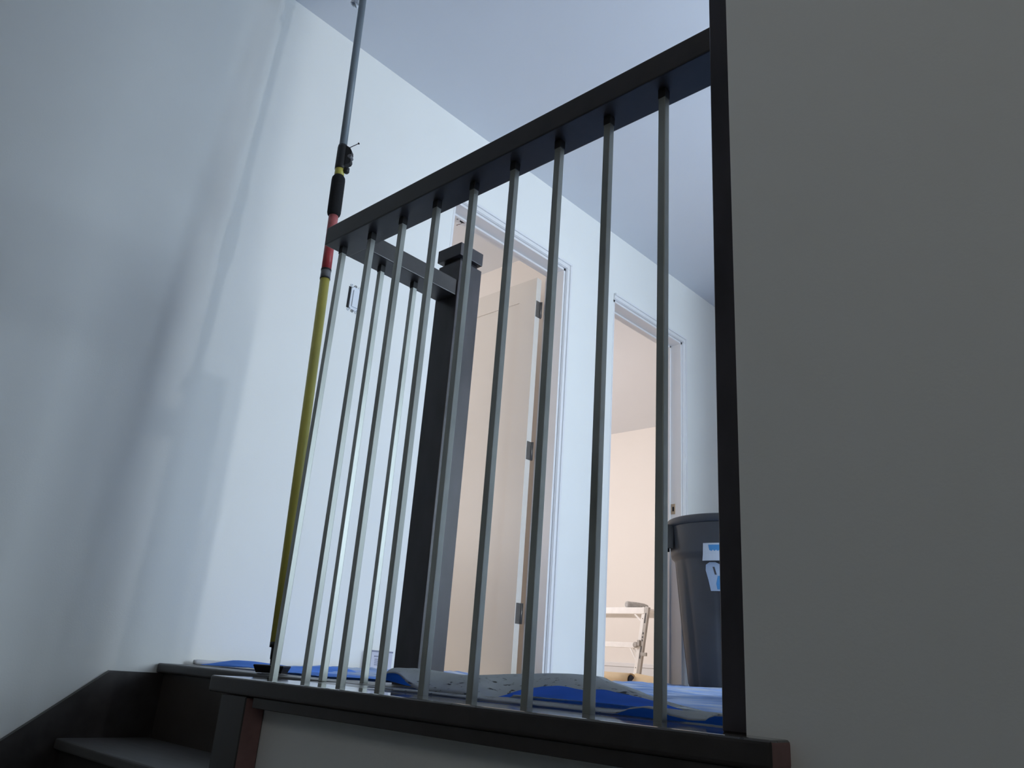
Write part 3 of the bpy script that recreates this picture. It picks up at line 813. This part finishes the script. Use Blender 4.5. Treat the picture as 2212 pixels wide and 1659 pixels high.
for y in (BY+0.012, BY+0.31):
    leg(-3.300, -3.385, y, 1); leg(-4.195, -4.11, y, -1)
for z in (0.289,):
    bm = bmesh.new(); box(bm, -4.15, -3.345, BY-0.003, BY+0.022, z-0.019, z+0.019, bev=0.003); obj('step_rail', bm, M['alum'], bench)
for a, b in (((-3.405, BY+0.004, 0.525), (-3.312, BY+0.004, 0.445)), ((-3.42, BY+0.004, 0.275), (-3.352, BY+0.004, 0.165)), ((-3.40, BY+0.02, 0.275), (-3.345, BY+0.02, 0.175)),
             ((-4.09, BY+0.004, 0.525), (-4.18, BY+0.004, 0.445)), ((-4.07, BY+0.004, 0.275), (-4.14, BY+0.004, 0.165))):
    bm = bmesh.new(); beam(bm, a, b, 0.012, 0.008, 0, 0.001, up=(0, 1, 0)); obj('brace', bm, M['alum'], bench)
bm = bmesh.new(); lathe(bm, [(0.010, 0), (0.020, 0.004), (0.020, 0.014), (0.012, 0.018)], 16, axis_mt((-3.362, BY-0.004, 0.292), (-3.362, BY-1, 0.292)))
box(bm, -3.345, -3.325, BY-0.02, BY-0.003, 0.285, 0.325, bev=0.002)
obj('hinge_lock', bm, M['alum_web'], bench)
bm = bmesh.new(); box(bm, -3.315, -3.268, BY-0.022, BY-0.002, 0.218, 0.242, bev=0.002); obj('latch', bm, M['alum_web'], bench)

bm = bmesh.new()
lathe(bm, [(0.010, 0.0), (0.020, 0.0), (0.0235, 0.004), (0.0235, 0.10), (0.020, 0.16), (0.012, 0.19)], 22, axis_mt((-3.470, BY+0.02, HT+0.0238), (-3.370, BY+0.28, HT+0.0238)))
o = obj('paint_roller_cover', bm, M['roll']); tag(o, 'grey cylindrical paint roller cover lying on top of the bench', 'paint roller')

kp = thing('kraft_paper', (-3.0, 4.3, 0), 'tan kraft paper roll with a loose flap on the floor before the bench', 'paper')
bm = bmesh.new(); nseg = 60; sp = []
def spiral(t, r0=0.045): return (r0 - 0.012*t/(2*math.pi*2.2))
xs = [-4.3, -3.8, -3.4, -3.15, -3.0, -2.925]
rowsx = []
for x in xs:
    row = []
    sq = 1.0 - 0.10*((x+4.3)/1.4)
    for k in range(nseg+1):
        t = k/nseg*2*math.pi*2.2; r = spiral(t)
        row.append(bm.verts.new((x, 4.30 + r*math.cos(t)*1.15, 0.052 + r*math.sin(t)*sq)))
    rowsx.append(row)
for a, b in zip(rowsx, rowsx[1:]):
    for k in range(nseg): bm.faces.new((a[k], a[k+1], b[k+1], b[k]))
o = obj('paper_roll', bm, [M['kraft'], M['navy']], kp, smooth=True)
md = o.modifiers.new('thickness', 'SOLIDIFY'); md.thickness = 0.001
bm = bmesh.new(); g3 = []
for i in range(25):
    x = -2.95 + 0.40*i/24
    row = []
    for k in range(15):
        v = k/14
        z = 0.006 + (0.088 - 0.03*(i/24))*math.sin(math.pi*min(1, 0.12+0.88*v)*0.62)**1.2 * (1-0.15*(i/24))
        row.append(bm.verts.new((x, 4.27 + 0.16*v, z)))
    g3.append(row)
for a, b in zip(g3, g3[1:]):
    for k in range(14): bm.faces.new((a[k], a[k+1], b[k+1], b[k]))
o = obj('paper_flap', bm, [M['kraft'], M['navy']], kp, smooth=True)
md = o.modifiers.new('thickness', 'SOLIDIFY'); md.thickness = 0.001
bm = bmesh.new(); lathe(bm, [(0.033, -0.004), (0.030, 0.001)], 24, axis_mt((-2.923, 4.30, 0.050), (-1, 4.30, 0.050)))
obj('roll_core', bm, M['navy'], kp)

bpy.context.view_layer.update()
